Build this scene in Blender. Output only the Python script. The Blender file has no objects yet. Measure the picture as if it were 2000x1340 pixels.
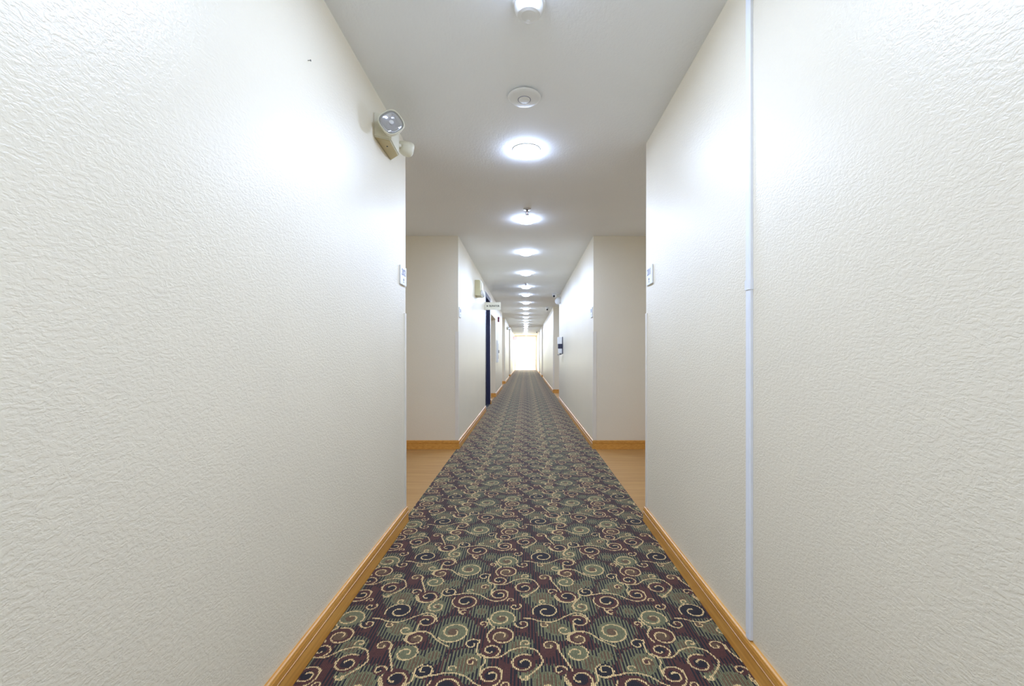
import bpy, bmesh, math, random
import numpy as np
from mathutils import Vector, Matrix

random.seed(4)
C = bpy.context.scene.collection
SC = bpy.context.scene

# ------------------------------------------------------------------ camera, sky, exposure
EYE, CEIL, HALF = 1.08, 2.44, 0.774      # eye height, ceiling height, half width of the corridor
cd = bpy.data.cameras.new('camera')
cam = bpy.data.objects.new('camera', cd)
C.objects.link(cam)
cam.location = (0, 0, EYE)
cam.rotation_euler = (math.pi / 2, 0, 0)
cd.sensor_fit = 'HORIZONTAL'
cd.sensor_width = 36.0
cd.lens = 850 / 2000 * 36.0
cd.shift_x = -27 / 2000
cd.shift_y = 23 / 2000
cd.clip_start = 0.02
cd.clip_end = 300
SC.camera = cam

world = bpy.data.worlds.new('overcast_sky')
SC.world = world
world.use_nodes = True
wn = world.node_tree.nodes['Background']
wn.inputs['Color'].default_value = (0.97, 0.98, 1.0, 1)
wn.inputs['Strength'].default_value = 7.0

LAMP_WATTS = 10.9                          # each ceiling lamp
LAMP_COLOR = (0.54, 0.68, 1.0)
LENS_STRENGTH = 68.0
SC.view_settings.view_transform = 'Standard'
SC.view_settings.look = 'None'
SC.view_settings.gamma = 1.0
SC.view_settings.use_curve_mapping = False
SC.view_settings.exposure = 0.08
SC.cycles.max_bounces = 7
SC.cycles.diffuse_bounces = 6
SC.cycles.glossy_bounces = 3

# ------------------------------------------------------------------ materials
def srgb(r, g, b):
    def f(c):
        c /= 255
        return c / 12.92 if c <= .04045 else ((c + .055) / 1.055) ** 2.4
    return (f(r), f(g), f(b), 1)

def mat(name, color, rough=.5, metal=0.0, spec=.5, bump=None, vary=None):
    """principled material with grain: bump = (scale, distance, detail), vary = (scale, amount)"""
    m = bpy.data.materials.new(name)
    m.use_nodes = True
    nt = m.node_tree
    p = nt.nodes['Principled BSDF']
    p.inputs['Roughness'].default_value = rough
    p.inputs['Metallic'].default_value = metal
    p.inputs['Specular IOR Level'].default_value = spec
    tc = nt.nodes.new('ShaderNodeTexCoord')
    sc, am = vary or (14, .04)
    n = nt.nodes.new('ShaderNodeTexNoise')
    n.inputs['Scale'].default_value = sc
    n.inputs['Detail'].default_value = 1
    nt.links.new(tc.outputs['Object'], n.inputs['Vector'])
    mix = nt.nodes.new('ShaderNodeMix')
    mix.data_type = 'RGBA'
    mix.inputs['A'].default_value = tuple(c * (1 - am) for c in color[:3]) + (1,)
    mix.inputs['B'].default_value = tuple(min(1, c * (1 + am)) for c in color[:3]) + (1,)
    nt.links.new(n.outputs['Fac'], mix.inputs['Factor'])
    nt.links.new(mix.outputs['Result'], p.inputs['Base Color'])
    if bump:
        b = nt.nodes.new('ShaderNodeTexNoise')
        b.inputs['Scale'].default_value = bump[0]
        b.inputs['Detail'].default_value = bump[2]
        nt.links.new(tc.outputs['Object'], b.inputs['Vector'])
        bn = nt.nodes.new('ShaderNodeBump')
        bn.inputs['Distance'].default_value = bump[1]
        bn.inputs['Strength'].default_value = 1
        nt.links.new(b.outputs['Fac'], bn.inputs['Height'])
        nt.links.new(bn.outputs['Normal'], p.inputs['Normal'])
    return m

def node(nt, kind, **kw):
    n = nt.nodes.new('ShaderNode' + kind)
    for k, v in kw.items():
        if hasattr(n, k): setattr(n, k, v)
        else: n.inputs[k.replace('_', ' ')].default_value = v
    return n

def plaster(name, color, scale, dist, rough):
    """trowelled 'knock-down' plaster: flattened blobs over a fine orange-peel"""
    m = mat(name, color, rough, vary=(2.5, .025))
    nt = m.node_tree
    p = nt.nodes['Principled BSDF']
    tc = next(n for n in nt.nodes if n.type == 'TEX_COORD')
    lay = node(nt, 'Mapping')                              # trowel strokes run along the corridor
    lay.inputs['Scale'].default_value = (1, .58, 1)
    nt.links.new(tc.outputs['Object'], lay.inputs['Vector'])
    warp = node(nt, 'TexNoise', Scale=scale * .3, Detail=0.0)
    nt.links.new(lay.outputs[0], warp.inputs['Vector'])
    wm = node(nt, 'VectorMath', operation='SCALE', Scale=.008)
    nt.links.new(warp.outputs['Color'], wm.inputs[0])
    ad = node(nt, 'VectorMath', operation='ADD')
    nt.links.new(lay.outputs[0], ad.inputs[0]); nt.links.new(wm.outputs[0], ad.inputs[1])
    big = node(nt, 'TexNoise', Scale=scale, Detail=2.0, Roughness=.55)
    nt.links.new(ad.outputs[0], big.inputs['Vector'])
    flat = node(nt, 'ValToRGB')
    flat.color_ramp.elements[0].position = .36
    flat.color_ramp.elements[1].position = .62
    flat.color_ramp.interpolation = 'EASE'
    nt.links.new(big.outputs['Fac'], flat.inputs['Fac'])
    fine = node(nt, 'TexNoise', Scale=scale * 3.2, Detail=0.0)
    nt.links.new(tc.outputs['Object'], fine.inputs['Vector'])
    mx = node(nt, 'Math', operation='MULTIPLY_ADD')
    mx.inputs[1].default_value = .35
    nt.links.new(fine.outputs['Fac'], mx.inputs[0]); nt.links.new(flat.outputs['Color'], mx.inputs[2])
    bn = node(nt, 'Bump', Distance=dist, Strength=1.0)
    nt.links.new(mx.outputs[0], bn.inputs['Height'])
    nt.links.new(bn.outputs['Normal'], p.inputs['Normal'])
    return m

def wood(name, c1, c2, axis, rough):
    """long-grained oak: stretched noise along one axis (0 = x, 1 = y)"""
    m = mat(name, c1, rough)
    nt = m.node_tree
    p = nt.nodes['Principled BSDF']
    tc = next(n for n in nt.nodes if n.type == 'TEX_COORD')
    mp = node(nt, 'Mapping')
    s = [26, 26, 90]; s[axis] = 1.6
    mp.inputs['Scale'].default_value = s
    nt.links.new(tc.outputs['Object'], mp.inputs['Vector'])
    n = node(nt, 'TexNoise', Scale=1.0, Detail=6.0, Roughness=.62)
    nt.links.new(mp.outputs[0], n.inputs['Vector'])
    r = node(nt, 'ValToRGB')
    r.color_ramp.elements[0].position = .3; r.color_ramp.elements[0].color = c2
    r.color_ramp.elements[1].position = .7; r.color_ramp.elements[1].color = c1
    nt.links.new(n.outputs['Fac'], r.inputs['Fac'])
    nt.links.new(r.outputs['Color'], p.inputs['Base Color'])
    return m

def glow(name, color, strength):
    m = bpy.data.materials.new(name)
    m.use_nodes = True
    p = m.node_tree.nodes['Principled BSDF']
    p.inputs['Base Color'].default_value = (.9, .9, .9, 1)
    p.inputs['Emission Color'].default_value = (*color, 1)
    p.inputs['Emission Strength'].default_value = strength
    return m

def glass(name, tint, gloss=.08):
    m = bpy.data.materials.new(name)
    m.use_nodes = True
    nt = m.node_tree
    nt.nodes.remove(nt.nodes['Principled BSDF'])
    out = nt.nodes['Material Output']
    t = node(nt, 'BsdfTransparent'); t.inputs['Color'].default_value = tint
    g = node(nt, 'BsdfGlossy'); g.inputs['Roughness'].default_value = .03
    mx = node(nt, 'MixShader'); mx.inputs['Fac'].default_value = gloss
    nt.links.new(t.outputs[0], mx.inputs[1]); nt.links.new(g.outputs[0], mx.inputs[2])
    nt.links.new(mx.outputs[0], out.inputs['Surface'])
    return m

M = {
    'wall': plaster('textured_cream_wall', srgb(238, 228, 205), 150, .0004, .36),
    'ceiling': plaster('textured_white_ceiling', srgb(246, 247, 247), 80, .0003, .8),
    'oak': wood('golden_oak', srgb(228, 170, 84), srgb(198, 136, 56), 1, .32),
    'oak_cross': wood('golden_oak_cross_grain', srgb(222, 166, 88), srgb(192, 132, 58), 0, .32),
    'laminate': wood('tan_wood_floor', srgb(196, 151, 92), srgb(174, 128, 72), 0, .42),
    'guard': mat('cream_plastic_guard', srgb(236, 229, 214), .35),
    'white': mat('white_plastic', srgb(240, 240, 238), .35),
    'raceway': mat('white_vinyl_raceway', srgb(240, 242, 246), .3),
    'cream': mat('aged_cream_plastic', srgb(226, 220, 196), .4),
    'olive_cream': mat('olive_cream_plastic', srgb(214, 206, 166), .45),
    'cream_dark': mat('yellowed_plastic', srgb(206, 188, 140), .45),
    'reflector': mat('chromed_reflector', srgb(226, 228, 236), .12, 1.0),
    'metal': mat('satin_steel', srgb(150, 150, 156), .28, 1.0, bump=(160, .0003, 2)),
    'navy': mat('dark_navy_enamel', srgb(44, 46, 74), .3),
    'black': mat('black_plastic', srgb(22, 22, 26), .35),
    'dark': mat('dark_blue_grey_plastic', srgb(52, 54, 78), .3),
    'red': mat('red_enamel', srgb(190, 40, 44), .35),
    'maroon': mat('dark_red_plastic', srgb(120, 36, 50), .4),
    'ink': mat('dark_olive_ink', srgb(58, 60, 34), .6),
    'grey_ink': mat('grey_violet_ink', srgb(150, 150, 172), .6),
    'sign': mat('ivory_sign_board', srgb(238, 234, 214), .5),
    'frame': mat('pale_aluminium', srgb(206, 204, 200), .35, .6),
    'glass': glass('clear_pane', (.96, .98, .97, 1)),
    'lens_glass': glass('clear_lens', (.97, .97, .98, 1), .16),
    'lens': glow('lit_lamp_lens', LAMP_COLOR, LENS_STRENGTH),
    'exit': glow('lit_exit_letters', (1.0, .12, .08), 1.2),
    'concrete': mat('pale_concrete', srgb(214, 208, 196), .8, bump=(40, .003, 3)),
    'grass': mat('dry_grass', srgb(170, 168, 96), .9, bump=(120, .01, 3)),
    'steel_dark': mat('dull_metal', srgb(120, 118, 112), .4, 1.0),
}

# ------------------------------------------------------------------ helpers
def obj(name, bm, m, parent=None, smooth=False):
    me = bpy.data.meshes.new(name)
    bmesh.ops.recalc_face_normals(bm, faces=bm.faces)
    bm.to_mesh(me); bm.free()
    me.materials.append(m)
    if smooth:
        for p in me.polygons: p.use_smooth = True
    o = bpy.data.objects.new(name, me)
    C.objects.link(o)
    if parent: o.parent = parent
    return o

def thing(name, label, cat, loc, rz=0, group=None):
    o = bpy.data.objects.new(name, None)
    o.empty_display_size = .05
    C.objects.link(o)
    o.location = loc; o.rotation_euler = (0, 0, rz)
    o['label'] = label; o['category'] = cat
    if group: o['group'] = group
    return o

def tag(o, label, cat, group=None):
    o['label'] = label; o['category'] = cat
    if group: o['group'] = group
    return o

def struct(name, bm, m, parent=None):
    o = obj(name, bm, m, parent)
    if not parent: o['kind'] = 'structure'
    return o

def box(bm, x0, x1, y0, y1, z0, z1, bevel=0, seg=2):
    r = bmesh.ops.create_cube(bm, size=1)
    vs = r['verts']
    bmesh.ops.scale(bm, vec=(x1 - x0, y1 - y0, z1 - z0), verts=vs)
    bmesh.ops.translate(bm, vec=((x0 + x1) / 2, (y0 + y1) / 2, (z0 + z1) / 2), verts=vs)
    if bevel:
        es = list({e for v in vs for e in v.link_edges})
        bmesh.ops.bevel(bm, geom=es, offset=bevel, segments=seg, profile=.6, affect='EDGES')
    return bm

def B(*a, **k): return box(bmesh.new(), *a, **k)

def lathe(prof, n=32, mtx=None, bm=None):
    """revolve (radius, height) points about z, ends closed where the radius is not zero"""
    bm = bm or bmesh.new()
    rings = []
    for r, z in prof:
        if r < 1e-6:
            rings.append([bm.verts.new((0, 0, z))])
        else:
            rings.append([bm.verts.new((r * math.cos(2 * math.pi * i / n), r * math.sin(2 * math.pi * i / n), z)) for i in range(n)])
    for a, b in zip(rings, rings[1:]):
        for i in range(n):
            j = (i + 1) % n
            if len(a) == 1 and len(b) == 1: continue
            if len(a) == 1: bm.faces.new((a[0], b[i], b[j]))
            elif len(b) == 1: bm.faces.new((a[i], a[j], b[0]))
            else: bm.faces.new((a[i], a[j], b[j], b[i]))
    for r in (rings[0], rings[-1]):
        if len(r) > 1: bm.faces.new(r)
    if mtx is not None:
        vs = [v for ring in rings for v in ring]
        bmesh.ops.transform(bm, matrix=mtx, verts=vs)
    return bm

def prism(pts, z0, z1, bm=None):
    """a plan outline extruded upward"""
    bm = bm or bmesh.new()
    a = [bm.verts.new((x, y, z0)) for x, y in pts]
    b = [bm.verts.new((x, y, z1)) for x, y in pts]
    n = len(pts)
    for i in range(n):
        j = (i + 1) % n
        bm.faces.new((a[i], a[j], b[j], b[i]))
    fs = [bm.faces.new(a), bm.faces.new(b)]
    if n > 4: bmesh.ops.triangulate(bm, faces=fs)
    return bm

def sweep(path, prof, side, bm):
    """carry a closed (offset, height) profile along a plan path with mitred corners; side +1 = left of travel"""
    P = [Vector(p) for p in path]
    n = len(P)
    rings = []
    for i in range(n):
        d0 = (P[i] - P[i - 1]).normalized() if i else (P[1] - P[0]).normalized()
        d1 = (P[i + 1] - P[i]).normalized() if i < n - 1 else d0
        n0 = Vector((-d0.y, d0.x)) * side; n1 = Vector((-d1.y, d1.x)) * side
        m = (n0 + n1)
        m = m / max(1e-6, m.dot(n0)) if m.length > 1e-6 else n0
        rings.append([bm.verts.new((P[i].x + m.x * o, P[i].y + m.y * o, z)) for o, z in prof])
    k = len(prof)
    for a, b in zip(rings, rings[1:]):
        for i in range(k):
            j = (i + 1) % k
            bm.faces.new((a[i], a[j], b[j], b[i]))
    bm.faces.new(rings[0]); bm.faces.new(rings[-1])
    return bm

def tube(pts, r, n=10, bm=None):
    bm = bm or bmesh.new()
    P = [Vector(p) for p in pts]
    rings = []
    for i, p in enumerate(P):
        t = (P[min(i + 1, len(P) - 1)] - P[max(i - 1, 0)]).normalized()
        u = t.cross(Vector((0, 0, 1)))
        if u.length < .05: u = t.cross(Vector((1, 0, 0)))
        u.normalize(); w = t.cross(u)
        rr = r[i] if isinstance(r, (list, tuple)) else r
        rings.append([bm.verts.new(p + (u * math.cos(2 * math.pi * k / n) + w * math.sin(2 * math.pi * k / n)) * rr) for k in range(n)])
    for a, b in zip(rings, rings[1:]):
        for k in range(n):
            j = (k + 1) % n
            bm.faces.new((a[k], a[j], b[j], b[k]))
    bm.faces.new(rings[0]); bm.faces.new(rings[-1])
    return bm

def text(name, body, size, m, parent, loc, rot, depth=.0008, bold=0.0, squeeze=1.0):
    cu = bpy.data.curves.new(name, 'FONT')
    cu.body = body; cu.size = size; cu.extrude = depth / 2; cu.offset = bold
    cu.align_x = 'CENTER'; cu.align_y = 'CENTER'
    cu.resolution_u = 3
    tmp = bpy.data.objects.new(name, cu)
    C.objects.link(tmp)
    dg = bpy.context.evaluated_depsgraph_get()
    me = bpy.data.meshes.new_from_object(tmp.evaluated_get(dg))
    bpy.data.objects.remove(tmp)
    me.materials.clear(); me.materials.append(m)
    if squeeze != 1.0:
        for v in me.vertices: v.co.x *= squeeze
    o = bpy.data.objects.new(name, me)
    C.objects.link(o)
    o.parent = parent; o.location = loc; o.rotation_euler = rot
    return o

def copy_tree(src, parent=None):
    c = src.copy(); C.objects.link(c)
    if parent: c.parent = parent
    for ch in list(src.children): copy_tree(ch, c)
    return c

# ------------------------------------------------------------------ the room shell
Y0, Y1 = -3.0, 30.3                       # behind the camera / the glazed end
OUT = 2.15                                # outer face of the wall blocks
BAY = 1.75                                # back of the door bays (from the centre line)
struct('floor', B(-OUT - .1, OUT + .1, Y0 - .15, Y1 + .25, -.12, 0), M['laminate'])
struct('ceiling', B(-OUT - .1, OUT + .1, Y0 - .15, Y1 + .25, CEIL, CEIL + .12), M['ceiling'])

# bays cut into each wall: (from, to, how deep)
LEFT_BAYS = [(2.80, 4.98, BAY), (8.33, 9.46, .875), (9.62, 11.10, 1.62), (14.15, 16.2, BAY), (19.9, 21.6, BAY)]
RIGHT_BAYS = [(2.80, 4.98, BAY), (10.10, 12.30, BAY), (19.6, 21.0, BAY), (24.0, 25.2, BAY)]

def wall_side(name, s, bays):
    """solid blocks between the bays, and the thinner wall behind each bay"""
    bm = bmesh.new()
    y = Y0
    def slab(x, a, b, z0=0, z1=CEIL):
        box(bm, min(s * x, s * OUT), max(s * x, s * OUT), a, b, z0, z1)
    for a, b, x in bays:
        slab(HALF, y, a); slab(x, a, b); y = b
    slab(HALF, y, Y1)
    return bm

bm = wall_side('wall_left', -1, LEFT_BAYS)
box(bm, -.880, -HALF, 8.33, 9.46, 2.30, CEIL)            # above the lift
box(bm, -1.0, -HALF, 9.62, 11.10, 1.99, CEIL)            # above the low opening
struct('wall_left', bm, M['wall'])
struct('wall_right', wall_side('wall_right', 1, RIGHT_BAYS), M['wall'])
struct('wall_back', B(-OUT, OUT, Y0 - .12, Y0, 0, CEIL), M['wall'])
bm = bmesh.new()
box(bm, -OUT, -.76, Y1, Y1 + .15, 0, CEIL)
box(bm, .70, OUT, Y1, Y1 + .15, 0, CEIL)
box(bm, -.76, .70, Y1, Y1 + .15, 2.36, CEIL)
struct('wall_end', bm, M['wall'])

# oak skirting: bead, groove, flat band, groove, hollow foot
SKIRT = [(0, .001), (.017, .001), (.0155, .020), (.0140, .060), (.0155, .068), (.0115, .070), (.0115, .0725), (.0150, .074),
         (.0140, .090), (.0105, .0905), (.0105, .0925), (.0125, .093), (.0110, .099), (.0060, .1015), (0, .102)]
def skirting(name, s, runs):
    bm = bmesh.new()
    for r in runs: sweep([(s * x, y) for x, y in r], SKIRT, s, bm)
    return struct(name, bm, M['oak'])
def runs_of(bays, breaks=()):
    runs = []; cur = [(HALF, Y0)]
    for a, b, x in bays:
        if (a, b) in breaks:
            cur.append((HALF, a - .002)); runs.append(cur); cur = [(HALF, b + .03)]
        else:
            cur += [(HALF, a), (x, a), (x, b), (HALF, b)]
    cur.append((HALF, Y1)); runs.append(cur)
    return runs
skirting('baseboard_left', -1, runs_of(LEFT_BAYS, [(8.33, 9.46)]))
skirting('baseboard_right', 1, runs_of(RIGHT_BAYS))

# plastic corner guards on the outside corners, up to shoulder height
def guard(s, y, into):
    """into = +1 when the bay lies beyond the corner, -1 when it lies before it"""
    t, w = .0045, .034
    x = s * HALF
    a = [(x, y - into * w), (x - s * t, y - into * w), (x - s * t, y + into * t), (x + s * w, y + into * t), (x + s * w, y), (x, y)]
    return prism(a, .104, 1.345)
k = 0
for s, bays in ((-1, LEFT_BAYS), (1, RIGHT_BAYS)):
    for a, b, x in bays:
        if x != BAY: continue
        for y, into in ((a, 1), (b, -1)):
            k += 1
            struct('trim_%d' % k, guard(s, y, into), M['guard'])

# ---- woven carpet pattern: one repeat, one colour index per tuft -----------------
TW, TL = 0.614, 0.490            # repeat across / along the corridor (metres)
NU, NV = 200, 106                  # tufts in one repeat
CU, CV = -0.285, 1.690           # floor position of the repeat's centre spiral

def carpet_repeat():
    W, L = TW, TL
    us = (np.arange(NU) + .5) * W / NU
    vs = (np.arange(NV) + .5) * L / NV
    U, V = np.meshgrid(us, vs)                       # [NV, NU]
    def dist(cx, cy):
        dx = (U - cx + W / 2) % W - W / 2
        dy = (V - cy + L / 2) % L - L / 2
        return dx, dy
    # floor metres from the repeat's origin (x across, y along)
    blobs = [(.004, -.006, .100), (.185, .085, .085), (.075, -.185, .088), (-.10, .165, .085), (-.10, -.175, .075),
             (-.262, .225, .088), (-.215, .01, .080), (-.146, -.127, .055), (.255, -.095, .065), (.10, .125, .05), (-.045, -.14, .05), (.305, -.22, .05)]
    s = np.full(U.shape, -1.0)
    for cx, cy, r in blobs:
        dx, dy = dist(cx, cy)
        s = np.maximum(s, 1 - np.hypot(dx, dy) / (1.16 * r))
    stripe = np.where((np.arange(NU) // 2 % 2) == 0, .18, -.18)[None, :]
    s = s + stripe + .10 * np.sin(2 * math.pi * (3 * U / W + V / L)) * np.sin(2 * math.pi * (2 * V / L - U / W)) + .04 * np.sin(np.arange(NU) * 2.4)[None, :]
    C = np.full(U.shape, 2)                          # 0 green 1 navy 2 maroon 3 tan 4 brown
    C[s > .02] = 1
    C[s > .34] = 0
    C[s > .80] = 4
    rings = [  # x, y, radius, start angle, turn sign, turns, fill, core
        (.004, -.006, .062, 215, 1, 1.75, 0, 4), (-.130, -.046, .042, 60, 1, 1.45, 2, 4), (-.117, .062, .040, 120, -1, 1.45, 2, 1),
        (.086, -.078, .029, 30, 1, 1.2, 1, 1), (.115, .043, .020, 300, 1, 1.1, 2, 2), (.185, .080, .056, 335, 1, 1.65, 0, 4),
        (.192, -.032, .051, 110, -1, 1.6, 2, 4), (.271, .044, .029, 170, 1, 1.3, 1, 2), (.157, -.113, .038, 250, 1, 1.4, 2, 1),
        (.277, -.178, .046, 60, 1, 1.5, 2, 1), (.095, -.172, .021, 30, 1, 1.1, 4, 2), (-.060, -.212, .036, 200, 1, 1.4, 1, 1),
        (.030, -.205, .017, 20, 1, .8, 0, 0), (.167, -.235, .042, 30, 1, 1.5, 2, 1), (.024, .201, .059, 150, 1, 1.8, 2, 1),
        (.026, .121, .018, 60, 1, .9, 2, 2), (.239, .163, .026, 40, -1, 1.2, 2, 1), (.221, .211, .016, 200, -1, 1.0, 2, 2),
        (-.146, -.127, .043, 60, -1, 1.5, 0, 0), (-.242, -.087, .031, 330, 1, 1.25, 2, 4), (-.213, -.212, .024, 10, 1, 1.0, 2, 1),
        (-.148, .237, .052, 160, 1, 1.5, 2, 1), (-.095, .161, .036, 160, 1, 1.4, 0, 4), (-.244, .130, .057, 200, -1, 1.55, 1, 1),
        (-.253, .038, .018, 150, 1, 1.0, 4, 4), (-.180, .005, .026, 320, -1, 1.1, 0, 0), (-.255, .200, .018, 250, -1, 1.0, 0, 0),
        (.284, -.243, .018, 160, 1, .9, 0, 0), (.284, -.074, .020, 200, -1, 1.0, 0, 4)]
    lines = []
    for cx, cy, r, a0, sg, tn, fill, core in rings:
        dx, dy = dist(cx, cy); d = np.hypot(dx, dy)
        C[d < r * .93] = fill
        C[d < r * (0 if fill == core else .34 if fill == 0 else .50)] = core
        t = np.linspace(0, 1, 260)
        a = math.radians(a0) + sg * 2 * math.pi * (tn * .86) * t
        rr = r * (1 - .80 * t ** 1.25)
        lines.append((cx + rr * np.cos(a), cy + rr * np.sin(a)))
    def bez(*p):
        p = np.array(p, float); n = len(p); out = []
        for i in range(n - 1):                        # Catmull-Rom through the points
            p0 = p[max(i - 1, 0)]; p1 = p[i]; p2 = p[i + 1]; p3 = p[min(i + 2, n - 1)]
            for t in np.linspace(0, 1, 40):
                out.append(.5 * (2 * p1 + (p2 - p0) * t + (2 * p0 - 5 * p1 + 4 * p2 - p3) * t * t + (3 * p1 - p0 - 3 * p2 + p3) * t ** 3))
        o = np.array(out); lines.append((o[:, 0], o[:, 1]))
    bez((-0.001, -0.092), (-0.047, -0.057), (-0.083, -0.016), (-0.121, -0.002), (-0.159, -0.016), (-0.173, -0.052), (-0.147, -0.072))
    bez((-0.056, 0.249), (-0.020, 0.257), (0.009, 0.265), (0.040, 0.266), (0.085, 0.249), (0.115, 0.221), (0.153, 0.203), (0.191, 0.216), (0.204, 0.254), (0.191, 0.288), (0.162, 0.294))
    bez((0.119, 0.359), (0.153, 0.341), (0.185, 0.341), (0.207, 0.356), (0.229, 0.378), (0.255, 0.390), (0.281, 0.395), (0.314, 0.384), (0.327, 0.371), (0.342, 0.335), (0.338, 0.305), (0.306, 0.265), (0.278, 0.238))
    bez((0.276, 0.080), (0.312, 0.076), (0.337, 0.062), (0.381, 0.055), (0.415, 0.069), (0.445, 0.092), (0.484, 0.115), (0.525, 0.101), (0.542, 0.060))
    bez((0.404, 0.409), (0.408, 0.371), (0.422, 0.335), (0.438, 0.294), (0.443, 0.276))
    bez((0.419, 0.243), (0.437, 0.205), (0.472, 0.195), (0.504, 0.211), (0.525, 0.238), (0.521, 0.282), (0.540, 0.305))
    bez((0.110, 0.435), (0.108, 0.396), (0.109, 0.365), (0.127, 0.341))
    bez((0.473, 0.042), (0.473, 0.016), (0.473, -0.009), (0.450, -0.025))
    bez((0.131, 0.569), (0.144, 0.532), (0.159, 0.511), (0.143, 0.483), (0.138, 0.455), (0.151, 0.422))
    bez((0.003, 0.144), (0.008, 0.120), (0.026, 0.106))
    bez((0.510, 0.211), (0.490, 0.180), (0.491, 0.149))
    bez((0.136, 0.347), (0.142, 0.317), (0.131, 0.294), (0.130, 0.260))
    for lx, ly in lines:
        step = max(1, len(lx) // 200)
        D = np.full(U.shape, 9.)
        for x, y in zip(lx[::step], ly[::step]):
            dx, dy = dist(x, y)
            D = np.minimum(D, np.hypot(dx / 1.05, dy))
        C[D < .0031] = 3
    return C

# ------------------------------------------------------------------ the carpet: one quad per woven tuft
PALETTE = np.array([srgb(118, 116, 80)[:3], srgb(22, 20, 28)[:3], srgb(84, 43, 35)[:3], srgb(224, 193, 134)[:3], srgb(110, 84, 56)[:3]])
rep = carpet_repeat()
rgb = PALETTE[rep]                                        # [NV, NU, 3]
rng = np.random.default_rng(7)
PU, PV = TW / NU, TL / NV
PILE = .0085
W_IN, W_BAY = .7555, .7885

def carpet_patch(y0, y1, cu, cv):
    """quads of cu x cv tufts from y0 to y1 -> vertices, faces, colours"""
    k0, k1 = int(-(W_BAY + CU) / (PU * cu)) - 2, int((W_BAY - CU) / (PU * cu)) + 2
    ks = np.arange(k0, k1 + 1)
    r0, r1 = int(round((y0 - CV) / (PV * cv))), int(round((y1 - CV) / (PV * cv)))
    rs = np.arange(r0, r1 + 1)
    X = CU + ks * PU * cu; Y = CV + rs * PV * cv
    xm = (X[:-1] + X[1:]) / 2; ym = (Y[:-1] + Y[1:]) / 2
    lim_l = np.full(len(ym), W_IN); lim_r = np.full(len(ym), W_IN)
    for a, b, x in LEFT_BAYS: lim_l[(ym > a + .03) & (ym < b - .03)] = W_BAY
    for a, b, x in RIGHT_BAYS: lim_r[(ym > a + .03) & (ym < b - .03)] = W_BAY
    keep = (xm[None, :] > -lim_l[:, None]) & (xm[None, :] < lim_r[:, None])
    iu = (ks[:-1, None] * cu + np.arange(cu)[None, :]) % NU
    iv = (rs[:-1, None] * cv + np.arange(cv)[None, :]) % NV
    col = np.zeros((len(ym), len(xm), 3))
    for a in range(cv):
        for b in range(cu):
            col += rgb[iv[:, a]][:, iu[:, b]]
    col /= cu * cv
    groove_shade = np.array(srgb(46, 36, 36)[:3])
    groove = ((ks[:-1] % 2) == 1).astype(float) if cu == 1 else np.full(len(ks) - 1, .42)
    col = col * (1 - .60 * groove[None, :, None]) + groove_shade * .60 * groove[None, :, None]  # shade in the grooves between ribs, mixed into the tuft colours
    col *= (1 + rng.uniform(-.22, .22, col.shape[:2]) / math.sqrt(cu * cv))[..., None]
    nx = len(X)
    gx, gy = np.meshgrid(X, Y)
    gz = np.full(gx.shape, PILE)
    if cu == 1:                                           # cut pile stands in ribs along the corridor, the shade between them is painted as dark columns
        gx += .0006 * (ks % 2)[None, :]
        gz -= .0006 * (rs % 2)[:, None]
    else:
        gz -= .0010
    verts = np.stack([gx.ravel(), gy.ravel(), gz.ravel()], 1)
    rr, cc = np.nonzero(keep)
    a = rr * nx + cc
    faces = np.stack([a, a + 1, a + nx + 1, a + nx], 1)
    return verts, faces, col[keep]

def carpet_mesh():
    V, F, K, base = [], [], [], 0
    for y0, y1, cu, cv in ((Y0 + .02, 1.20, 5, 2), (1.20, 7.57, 1, 1), (7.57, Y1 - .01, 4, 2)):
        v, f, k = carpet_patch(y0, y1, cu, cv)
        used = np.unique(f); re = np.zeros(len(v), np.int64); re[used] = np.arange(len(used))
        V.append(v[used]); F.append(re[f] + base); K.append(k); base += len(used)
    V = np.concatenate(V); F = np.concatenate(F); K = np.concatenate(K)
    me = bpy.data.meshes.new('carpet')
    me.vertices.add(len(V)); me.vertices.foreach_set('co', V.ravel().astype(np.float32))
    me.loops.add(F.size); me.loops.foreach_set('vertex_index', F.ravel().astype(np.int32))
    me.polygons.add(len(F)); me.polygons.foreach_set('loop_start', (np.arange(len(F)) * 4).astype(np.int32))
    me.update(calc_edges=True)
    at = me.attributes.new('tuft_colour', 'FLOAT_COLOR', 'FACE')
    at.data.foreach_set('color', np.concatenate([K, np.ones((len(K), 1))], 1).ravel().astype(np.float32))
    me.validate()
    return me

m = bpy.data.materials.new('woven_carpet_pile')
m.use_nodes = True
nt = m.node_tree; p = nt.nodes['Principled BSDF']
p.inputs['Roughness'].default_value = .85
p.inputs['Specular IOR Level'].default_value = .25
p.inputs['Sheen Weight'].default_value = .12
p.inputs['Sheen Roughness'].default_value = .5
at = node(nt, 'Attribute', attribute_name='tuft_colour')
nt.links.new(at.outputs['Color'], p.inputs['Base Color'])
tc = node(nt, 'TexCoord'); sx = node(nt, 'SeparateXYZ')
nt.links.new(tc.outputs['Object'], sx.inputs[0])
hs = []
for axis, pitch, off in ((0, PU * 2, CU), (1, PV * 2, CV)):
    s1 = node(nt, 'Math', operation='SUBTRACT'); s1.inputs[1].default_value = off
    s2 = node(nt, 'Math', operation='MULTIPLY'); s2.inputs[1].default_value = math.pi / pitch
    s3 = node(nt, 'Math', operation='SINE'); s4 = node(nt, 'Math', operation='ABSOLUTE')
    nt.links.new(sx.outputs[axis], s1.inputs[0]); nt.links.new(s1.outputs[0], s2.inputs[0])
    nt.links.new(s2.outputs[0], s3.inputs[0]); nt.links.new(s3.outputs[0], s4.inputs[0])
    hs.append(s4)
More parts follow.
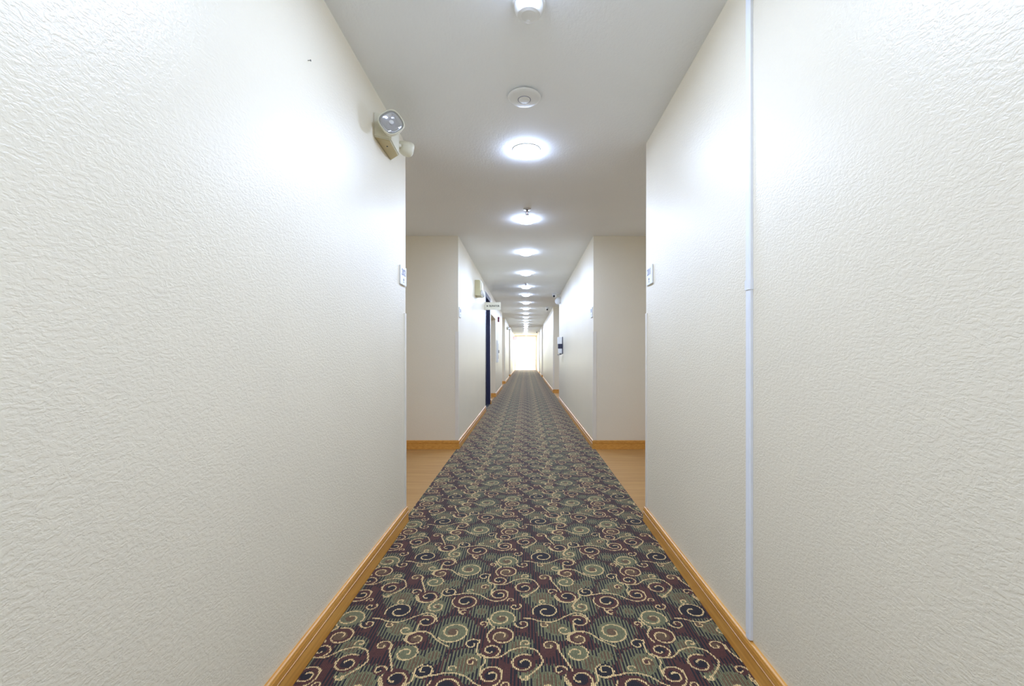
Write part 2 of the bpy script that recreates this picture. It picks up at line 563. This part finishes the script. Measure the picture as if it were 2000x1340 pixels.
ma = node(nt, 'Math', operation='MULTIPLY_ADD'); ma.inputs[1].default_value = .35
nt.links.new(hs[1].outputs[0], ma.inputs[0]); nt.links.new(hs[0].outputs[0], ma.inputs[2])
bn = node(nt, 'Bump', Distance=.0008, Strength=.5)
nt.links.new(ma.outputs[0], bn.inputs['Height']); nt.links.new(bn.outputs['Normal'], p.inputs['Normal'])

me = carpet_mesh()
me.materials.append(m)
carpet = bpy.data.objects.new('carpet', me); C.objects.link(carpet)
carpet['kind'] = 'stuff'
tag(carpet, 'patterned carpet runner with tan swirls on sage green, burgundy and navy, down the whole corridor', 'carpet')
def carpet_outline():
    def edge(s, bays):
        o = [(s * (W_IN - .003), Y0 + .02)]
        for a, b, x in bays:
            o += [(s * (W_IN - .003), a + .035), (s * (W_BAY - .003), a + .035), (s * (W_BAY - .003), b - .035), (s * (W_IN - .003), b - .035)]
        return o + [(s * (W_IN - .003), Y1 - .02)]
    return edge(-1, LEFT_BAYS) + edge(1, RIGHT_BAYS)[::-1]
obj('carpet_backing', prism(carpet_outline(), .0008, PILE - .0022), mat('jute_backing', srgb(176, 150, 118), .9), carpet)

# ------------------------------------------------------------------ lift door on the left, glazed door at the end
lift = struct('door_1', B(-.868, -.850, 8.42, 9.40, .012, 2.22, .002), M['metal'])       # the two sliding leaves
bm = B(-.8485, -.8465, 8.905, 8.915, .012, 2.22); obj('leaf_joint', bm, M['black'], lift)
bm = bmesh.new()
box(bm, -.872, -.7715, 8.335, 8.42, 0, 2.30, .002); obj('jamb', bm, M['navy'], lift)
obj('jamb', B(-.872, -.7715, 9.40, 9.487, 0, 2.30, .002), M['navy'], lift)
obj('head_frame', B(-.872, -.7725, 8.42, 9.40, 2.22, 2.30, .002), M['navy'], lift)
obj('sill', B(-.868, -.79, 8.42, 9.40, .0005, .011), M['steel_dark'], lift)

end = struct('window_1', B(-.758, .698, Y1 + .03, Y1 + .10, 2.325, 2.358, .003), M['frame'])
for x0, x1 in ((-.758, -.728), (.668, .698)):
    obj('stile', B(x0, x1, Y1 + .03, Y1 + .10, .002, 2.325, .003), M['frame'], end)
obj('sill', B(-.728, .668, Y1 + .03, Y1 + .10, .002, .030, .003), M['frame'], end)
obj('pane', B(-.728, .668, Y1 + .062, Y1 + .068, .030, 2.325), M['glass'], end)
o = struct('path', B(-3.2, 3.2, Y1 + .26, Y1 + 9, -.14, -.02), M['concrete'])
o = struct('lawn', B(-30, 30, Y1 + 9, Y1 + 80, -.16, -.03), M['grass'])

# ------------------------------------------------------------------ ceiling lamps
ORD = ['first', 'second', 'third', 'fourth', 'fifth', 'sixth', 'seventh', 'eighth', 'ninth', 'tenth', 'eleventh', 'twelfth',
       'thirteenth', 'fourteenth', 'fifteenth', 'sixteenth', 'seventeenth', 'eighteenth', 'nineteenth', 'twentieth']
LAMP_Y = [2.89, 4.36, 5.76, 7.22, 8.67, 9.80, 11.30, 12.75, 14.2, 15.65, 17.1, 18.55, 20.0, 21.45, 22.9, 24.35, 25.8, 27.25, 28.7]
def lamp(y, label):
    t = thing('ceiling_lamp', label, 'lamp', (.004, y, CEIL), group='ceiling lamps down the corridor')
    obj('trim_ring', lathe([(.0878, 0), (.095, 0), (.0945, -.004), (.092, -.006), (.0880, -.006), (.0878, -.004)], 40), M['white'], t, True)
    obj('lens', lathe([(.0875, -.001), (.0875, -.012), (.082, -.024), (.066, -.035), (.038, -.042), (0, -.044)], 24), M['lens'], t, True)
    ld = bpy.data.lights.new('lamp_light', 'AREA')
    ld.shape = 'DISK'; ld.size = .12; ld.energy = LAMP_WATTS; ld.color = LAMP_COLOR
    lo = bpy.data.objects.new('lamp_light', ld); C.objects.link(lo)
    lo.parent = t; lo.location = (0, 0, -.047)
    return t
first = None
where = {0: 'round white ceiling lamp nearest the viewer, just past the flat alarm disc',
         1: 'round white ceiling lamp between the two nearest door bays',
         4: 'round white ceiling lamp half hidden behind a sprinkler head'}
for i, y in enumerate(LAMP_Y):
    lab = where.get(i, 'round white ceiling lamp, %s from the viewer in the lit row' % ORD[i])
    if first is None: first = lamp(y, lab)
    else:
        c = copy_tree(first); c.location.y = y; c['label'] = lab
for y, lab in ((1.45, 'round white ceiling lamp overhead, just before the domed smoke detector'),
               (.02, 'round white ceiling lamp directly above the viewer'), (-1.42, 'round white ceiling lamp behind the viewer')):
    c = copy_tree(first); c.location.y = y; c['label'] = lab

# ------------------------------------------------------------------ detectors and sprinklers on the ceiling
t = thing('smoke_detector', 'domed white smoke detector with grey underside at the top of the view', 'detector', (.012, 1.68, CEIL))
obj('base_plate', lathe([(.064, 0), (.064, -.010), (.060, -.013), (0, -.013)], 40), M['white'], t, True)
obj('body', lathe([(.0565, -.0125), (.0555, -.024), (.0525, -.036), (.0455, -.0475), (.0440, -.0490)], 40), M['white'], t, True)
obj('underside', lathe([(.0438, -.0486), (.0430, -.0500), (.030, -.0530), (0, -.0545)], 40), M['white'], t)
obj('test_button', lathe([(.009, -.0535), (.009, -.0560), (.007, -.057), (0, -.057)], 20, Matrix.Translation((-.002, .026, .0015))), M['white'], t, True)

t = thing('smoke_alarm', 'flat white round alarm disc with a raised centre on the ceiling', 'detector', (-.008, 2.28, CEIL))
obj('base_plate', lathe([(.070, 0), (.070, -.0095), (0, -.0095)], 48), M['white'], t, True)
obj('cover', lathe([(.050, -.009), (.086, -.010), (.087, -.0125), (.083, -.018), (.070, -.022), (.034, -.0240), (0, -.0240)], 48), M['white'], t, True)
obj('centre_ring', lathe([(.0345, -.0238), (.0340, -.0250), (.0315, -.0250), (.0310, -.0238)], 40), M['grey_ink'], t, True)
obj('centre_cap', lathe([(.0305, -.0238), (.0300, -.0260), (.026, -.0272), (0, -.0280)], 40), M['white'], t, True)

def sprinkler(y, x, label):
    t = thing('sprinkler_head', label, 'sprinkler', (x, y, CEIL), group='sprinkler heads on the ceiling')
    obj('escutcheon', lathe([(.036, 0), (.034, -.006), (.018, -.010), (0, -.010)], 28), M['frame'], t, True)
    obj('body', lathe([(.010, -.010), (.010, -.024), (.0065, -.026), (0, -.026)], 16), M['steel_dark'], t, True)
    bm = tube([(.009, 0, -.022), (.014, 0, -.034), (.010, 0, -.047), (.002, 0, -.052)], .0025, 8)
    obj('frame_arm', bm, M['steel_dark'], t, True)
    bm = tube([(-.009, 0, -.022), (-.014, 0, -.034), (-.010, 0, -.047), (-.002, 0, -.052)], .0025, 8)
    obj('frame_arm', bm, M['steel_dark'], t, True)
    obj('glass_bulb', lathe([(.0015, -.027), (.003, -.036), (.0015, -.047)], 10), M['red'], t, True)
    bm = lathe([(.004, -.050), (.016, -.054), (.016, -.0555), (0, -.056)], 20)
    obj('deflector', bm, M['steel_dark'], t, True)
sprinkler(4.06, .012, 'small metal sprinkler head just before the second ceiling lamp')
sprinkler(8.28, .002, 'small metal sprinkler head farther down, in front of the fifth lamp')

# ------------------------------------------------------------------ emergency lights
def squarish(rings, n=28, power=3.0, mtx=None, bm=None):
    """rounded-square loft: (half size, depth) rings along +z"""
    bm = bm or bmesh.new(); R = []
    for r, z in rings:
        row = []
        for i in range(n):
            a = 2 * math.pi * i / n
            c, s = math.cos(a), math.sin(a)
            k = r / (abs(c) ** power + abs(s) ** power) ** (1 / power)
            row.append(bm.verts.new((k * c, k * s, z)))
        R.append(row)
    for a, b in zip(R, R[1:]):
        for i in range(n):
            j = (i + 1) % n
            bm.faces.new((a[i], a[j], b[j], b[i]))
    bm.faces.new(R[0]); bm.faces.new(R[-1])
    if mtx is not None: bmesh.ops.transform(bm, matrix=mtx, verts=bm.verts)
    return bm

def aim(d, roll=0.0):
    return Vector(d).normalized().to_track_quat('Z', 'Y').to_matrix().to_4x4() @ Matrix.Rotation(roll, 4, 'Z')

def lamp_head(t, pos, d, r, roll, back_from):
    mt = Matrix.Translation(pos) @ aim(d, roll)
    h = obj('lamp_head', squarish([(r * .30, -.062), (r * .62, -.055), (r * .86, -.030), (r * .97, -.004), (r, .004), (r * .985, .010), (r * .93, .010),
                                   (r * .91, .003)], mtx=mt), M['cream'], t, True)
    obj('reflector', squarish([(r * .90, .0045), (r * .72, -.006 + .012), (r * .70, .0055), (r * .69, .005)], mtx=mt), M['reflector'], h, True)
    bm = squarish([(r * .90, .0085), (r * .80, .0105), (r * .5, .0135), (r * .06, .0145)], mtx=mt)
    obj('lens', bm, M['lens_glass'], h, True)
    bm = lathe([(.012, .0062), (.011, .0095), (.006, .0118), (0, .012)], 16, mt)
    obj('bulb', bm, M['white'], h, True)
    obj('swivel', tube([back_from, tuple(Vector(pos) - Vector(d).normalized() * .05)], .011, 12), M['cream'], h, True)
    return h

def emergency_light(label, loc, rz):
    t = thing('emergency_light', label, 'emergency light', loc, rz, 'two-lamp emergency lights on the walls')
    bm = prism([(.001, 0), (.073, .042), (.066, .215), (.001, .28)], 0, .125)
    es = [e for e in bm.edges if e.verts[0].co.x > .02 or e.verts[1].co.x > .02]
    bmesh.ops.bevel(bm, geom=es, offset=.005, segments=2, affect='EDGES')
    h = obj('housing', bm, M['cream'], t)
    bm = prism([(.004, .010), (.066, .046), (.059, .208), (.004, .262)], -.0035, -.0002)
    obj('bottom_cover', bm, M['cream_dark'], t)
    obj('indicator', lathe([(.004, 0), (.004, .002), (0, .003)], 12, Matrix.Translation((.035, .10, -.0036)) @ Matrix.Rotation(math.pi, 4, 'X')), M['dark'], h)
    lamp_head(t, (.102, -.046, .044), (.30, -.90, .02), .058, math.radians(38), (.040, .030, .062))
    lamp_head(t, (.074, .345, .098), (.35, .90, .10), .043, math.radians(20), (.040, .245, .075))
    return t
emergency_light('cream emergency light with two lamp heads, high on the left wall near the viewer', (-HALF, 2.22, 2.195), 0)
t = thing('emergency_light', 'emergency light with one big round white lamp head below the white camera, right wall', 'emergency light', (HALF, 9.76, 2.27), math.pi)
obj('housing', B(.0006, .040, -.20, -.02, .035, .125, .006), M['cream'], t)
obj('side_plate', B(.0006, .030, -.018, .004, .055, .118, .003), M['white'], t)
mt = Matrix.Translation((.048, .030, .012)) @ aim((.35, 1, -.12))
hd = obj('lamp_head', lathe([(.020, -.060), (.052, -.050), (.070, -.022), (.076, 0), (.074, .008), (.068, .009)], 32, mt), M['white'], t, True)
obj('lens', lathe([(.067, .0088), (.055, .0140), (.030, .0180), (0, .0195)], 32, mt), M['white'], hd, True)
obj('swivel', tube([(.030, -.040, .05), (.040, -.005, .025)], .012, 12), M['cream'], hd, True)
emergency_light('tiny far emergency light high on the left wall beyond the deep door bay', (-HALF, 17.6, 2.10), 0)

t = thing('emergency_light', 'boxy cream emergency light on the left wall before the lift', 'emergency light', (-HALF, 6.62, 1.985))
bm = prism([(.001, 0), (.078, 0), (.094, .045), (.100, .15), (.094, .255), (.078, .30), (.001, .30)], 0, .235)
es = [e for e in bm.edges if min(v.co.x for v in e.verts) > .02]
bmesh.ops.bevel(bm, geom=es, offset=.008, segments=2, affect='EDGES')
obj('housing', bm, M['olive_cream'], t)
obj('front_cover', prism([(.0945, .046), (.1035, .06), (.107, .15), (.1035, .24), (.0945, .254)], .055, .20), M['cream'], t)
for yy in (.045, .255):
    bm = lathe([(.040, 0), (.041, .010), (.036, .024), (.020, .032), (0, .034)], 24, Matrix.Translation((.0935, yy, .042)) @ aim((1, -.25 if yy < .1 else .25, -.1)))
    h = obj('lamp_head', bm, M['white'], t, True)
    obj('lens', lathe([(.030, .0295), (.018, .0345), (0, .0365)], 24, Matrix.Translation((.0935, yy, .042)) @ aim((1, -.25 if yy < .1 else .25, -.1))), M['lens_glass'], h, True)

# ------------------------------------------------------------------ room number plates
def room_sign(s, y, number, label):
    t = thing('room_sign', label, 'sign', (s * HALF, y, 1.515), 0, 'room number plates at the bay corners')
    bm = bmesh.new(); box(bm, min(-s * .009, -s * .0005), max(-s * .009, -s * .0005), 0, .128, 0, .118, .004)
    obj('plate', bm, M['white'], t)
    rot = (math.pi / 2, 0, -s * math.pi / 2)
    text('number', number, .056, M['grey_ink'], t, (-s * .0093, .064, .078), rot, bold=.0012)
    bm = lathe([(.0085, 0), (.0085, .0006)], 20, Matrix.Translation((-s * .0092, .064, .034)) @ Matrix.Rotation(-s * math.pi / 2, 4, 'Y'))
    m = Matrix.Translation((-s * .0092, .064, .018)) @ Matrix.Rotation(-s * math.pi / 2, 4, 'Y')
    sym = obj('symbol', bm, M['dark'], t)
    obj('symbol_bar', B(min(-s * .0093, -s * .0088), max(-s * .0093, -s * .0088), .054, .074, .016, .021), M['dark'], sym)
    return t
room_sign(-1, 2.662, '202', 'white room number plate on the left wall at the nearest bay corner')
room_sign(1, 2.640, '201', 'white room number plate on the right wall at the nearest bay corner')
room_sign(-1, 5.03, '204', 'white room number plate on the left wall, just past the first bay')
room_sign(1, 5.03, '203', 'white room number plate on the right wall, just past the first bay')
room_sign(-1, 19.15, '210', 'tiny far room number plate on the left wall before the last bay')

# ------------------------------------------------------------------ surface raceway with its coupling, right wall
t = thing('cable_raceway', 'white vertical cable raceway running from ceiling to skirting, right wall', 'raceway', (HALF, 1.496, 0))
def channel(z0, z1, w, d):
    bm = prism([(-.0004, -w / 2), (-d * .72, -w / 2), (-d, -w / 2 + .004), (-d, w / 2 - .004), (-d * .72, w / 2), (-.0004, w / 2)], z0, z1)
    return bm
obj('lower_channel', channel(.107, 1.305, .030, .0125), M['raceway'], t)
obj('upper_channel', channel(1.335, CEIL - .001, .030, .0125), M['raceway'], t)
obj('coupling', channel(1.303, 1.337, .0345, .0150), M['raceway'], t)
obj('cable_end', tube([(-.006, -.006, .1095), (-.007, 0, .1055), (-.006, .006, .1095)], .0022, 8), M['dark'], t, True)

# a nail left in the left wall
t = thing('nail', 'small dark nail left in the upper left wall', 'nail', (-HALF, 1.545, 2.125))
mt = Matrix.Rotation(math.pi / 2, 4, 'Y')
obj('shank', lathe([(.0012, -.01), (.0012, .010)], 8, mt), M['steel_dark'], t)
obj('head', lathe([(.0032, .0095), (.0034, .0108), (0, .0115)], 12, mt), M['steel_dark'], t)

# ------------------------------------------------------------------ lift direction sign
t = thing('hanging_sign', 'ivory flag sign reading ELEVATOR with an arrow, sticking out of the left wall', 'sign', (-HALF, 8.20, 2.00), math.radians(2))
obj('board', B(.002, .302, -.004, .004, -.074, .070, .0015), M['sign'], t)
obj('wall_bracket', B(.0004, .022, -.008, .012, -.082, .080, .002), M['sign'], t)
text('lettering', 'ELEVATOR', .046, M['ink'], t, (.181, -.0043, -.002), (math.pi / 2, 0, 0), bold=.0016, squeeze=.86)
bm = bmesh.new()
pts = [(.030, -.002), (.052, .014), (.052, .004), (.066, .004), (.066, -.008), (.052, -.008), (.052, -.018)]
a = [bm.verts.new((x, -.0048, z)) for x, z in pts]; b = [bm.verts.new((x, -.0041, z)) for x, z in pts]
fs = [bm.faces.new(a), bm.faces.new(b)]
for i in range(7): bm.faces.new((a[i], a[(i + 1) % 7], b[(i + 1) % 7], b[i]))
bmesh.ops.triangulate(bm, faces=fs)
obj('arrow', bm, M['ink'], t)

# ------------------------------------------------------------------ fire strobe and extinguisher cabinet, left wall
t = thing('fire_strobe', 'dark red fire alarm strobe high on the left wall past the lift', 'alarm', (-HALF, 12.0, 1.99))
obj('body', B(.0006, .042, 0, .118, 0, .135, .006), M['maroon'], t)
obj('strobe_lens', prism([(.0425, .035), (.062, .048), (.062, .070), (.0425, .083)], .078, .122), M['lens_glass'], t)
for i in range(4):
    obj('slot', B(.0415, .0428, .025, .093, .018 + .013 * i, .023 + .013 * i), M['black'], t)

t = thing('extinguisher_cabinet', 'slim white fire extinguisher cabinet with dark window on the left wall past the lift', 'cabinet', (-HALF, 11.45, .875))
obj('box', B(.0006, .030, 0, .30, 0, .585, .004), M['white'], t)
d = obj('door', B(.0302, .042, .012, .288, .012, .573, .004), M['white'], t)
obj('window', B(.0415, .0436, .085, .150, .10, .50, .001), M['dark'], d)
obj('handle', B(.042, .056, .235, .250, .25, .33, .003), M['black'], d)
obj('red_label', B(.0415, .0428, .165, .225, .10, .19), M['red'], d)

# ------------------------------------------------------------------ hand sanitiser dispenser, right wall
t = thing('sanitizer_dispenser', 'white hand sanitizer dispenser with a dark window and drip tray, right wall', 'dispenser', (HALF, 9.08, 1.08))
obj('back_plate', B(-.014, -.0006, 0, .125, .02, .375, .003), M['dark'], t)
obj('upper_cover', B(-.108, -.0145, .004, .121, .225, .370, .010, 3), M['white'], t)
obj('window', B(-.102, -.0145, .006, .119, .132, .2245, .006), M['dark'], t)
obj('nozzle_housing', B(-.092, -.0145, .010, .115, .030, .1315, .008), M['white'], t)
obj('nozzle', lathe([(.009, .012), (.011, .030)], 14, Matrix.Translation((-.055, .0625, 0))), M['black'], t, True)
obj('drip_tray', tube([(-.010, .012, .026), (-.045, .010, .008), (-.080, .012, .000), (-.104, .030, .001), (-.110, .0625, .002), (-.104, .095, .001),
                       (-.080, .113, .000), (-.045, .115, .008), (-.010, .113, .026)], .0055, 10), M['dark'], t, True)

# ------------------------------------------------------------------ ceiling cameras
def camera_dome(x, y, label, first=[None]):
    if first[0] is None:
        t = thing('security_camera', label, 'camera', (x, y, CEIL), group='turret cameras along the right of the ceiling')
        obj('mount', lathe([(.060, 0), (.060, -.014), (.054, -.024), (.040, -.028), (0, -.028)], 32), M['white'], t, True)
        b = obj('turret', lathe([(0, .046), (.022, .040), (.040, .022), (.046, 0), (.040, -.022), (.022, -.040), (0, -.046)], 28,
                                Matrix.Translation((0, 0, -.056)) @ aim((-.35, -.85, -.30))), M['white'], t, True)
        obj('lens', lathe([(.024, .036), (.024, .046), (.019, .050), (0, .0505)], 24, Matrix.Translation((0, 0, -.056)) @ aim((-.35, -.85, -.30))), M['black'], b, True)
        obj('cable_cover', B(.050, .125, -.014, .014, -.020, -.0006, .004), M['white'], t)
        first[0] = t
    else:
        t = copy_tree(first[0]); t.location = (x, y, CEIL); t['label'] = label
camera_dome(.635, 9.62, 'white turret camera with black lens on the ceiling by the right wall, nearest of three')
camera_dome(.625, 12.45, 'white turret camera on the ceiling just past the right-hand far bay, second of three')
camera_dome(.640, 25.2, 'tiny turret camera near the bright glazed end, farthest of three')

# ------------------------------------------------------------------ exit sign at the far end
t = thing('exit_sign', 'small red EXIT sign at the upper left of the bright end door', 'sign', (-HALF, 26.6, 2.10))
obj('case', B(.0006, .262, -.025, .025, -.095, .095, .006), M['white'], t)
text('lettering', 'EXIT', .125, M['exit'], t, (.131, -.0258, 0), (math.pi / 2, 0, 0), bold=.003)
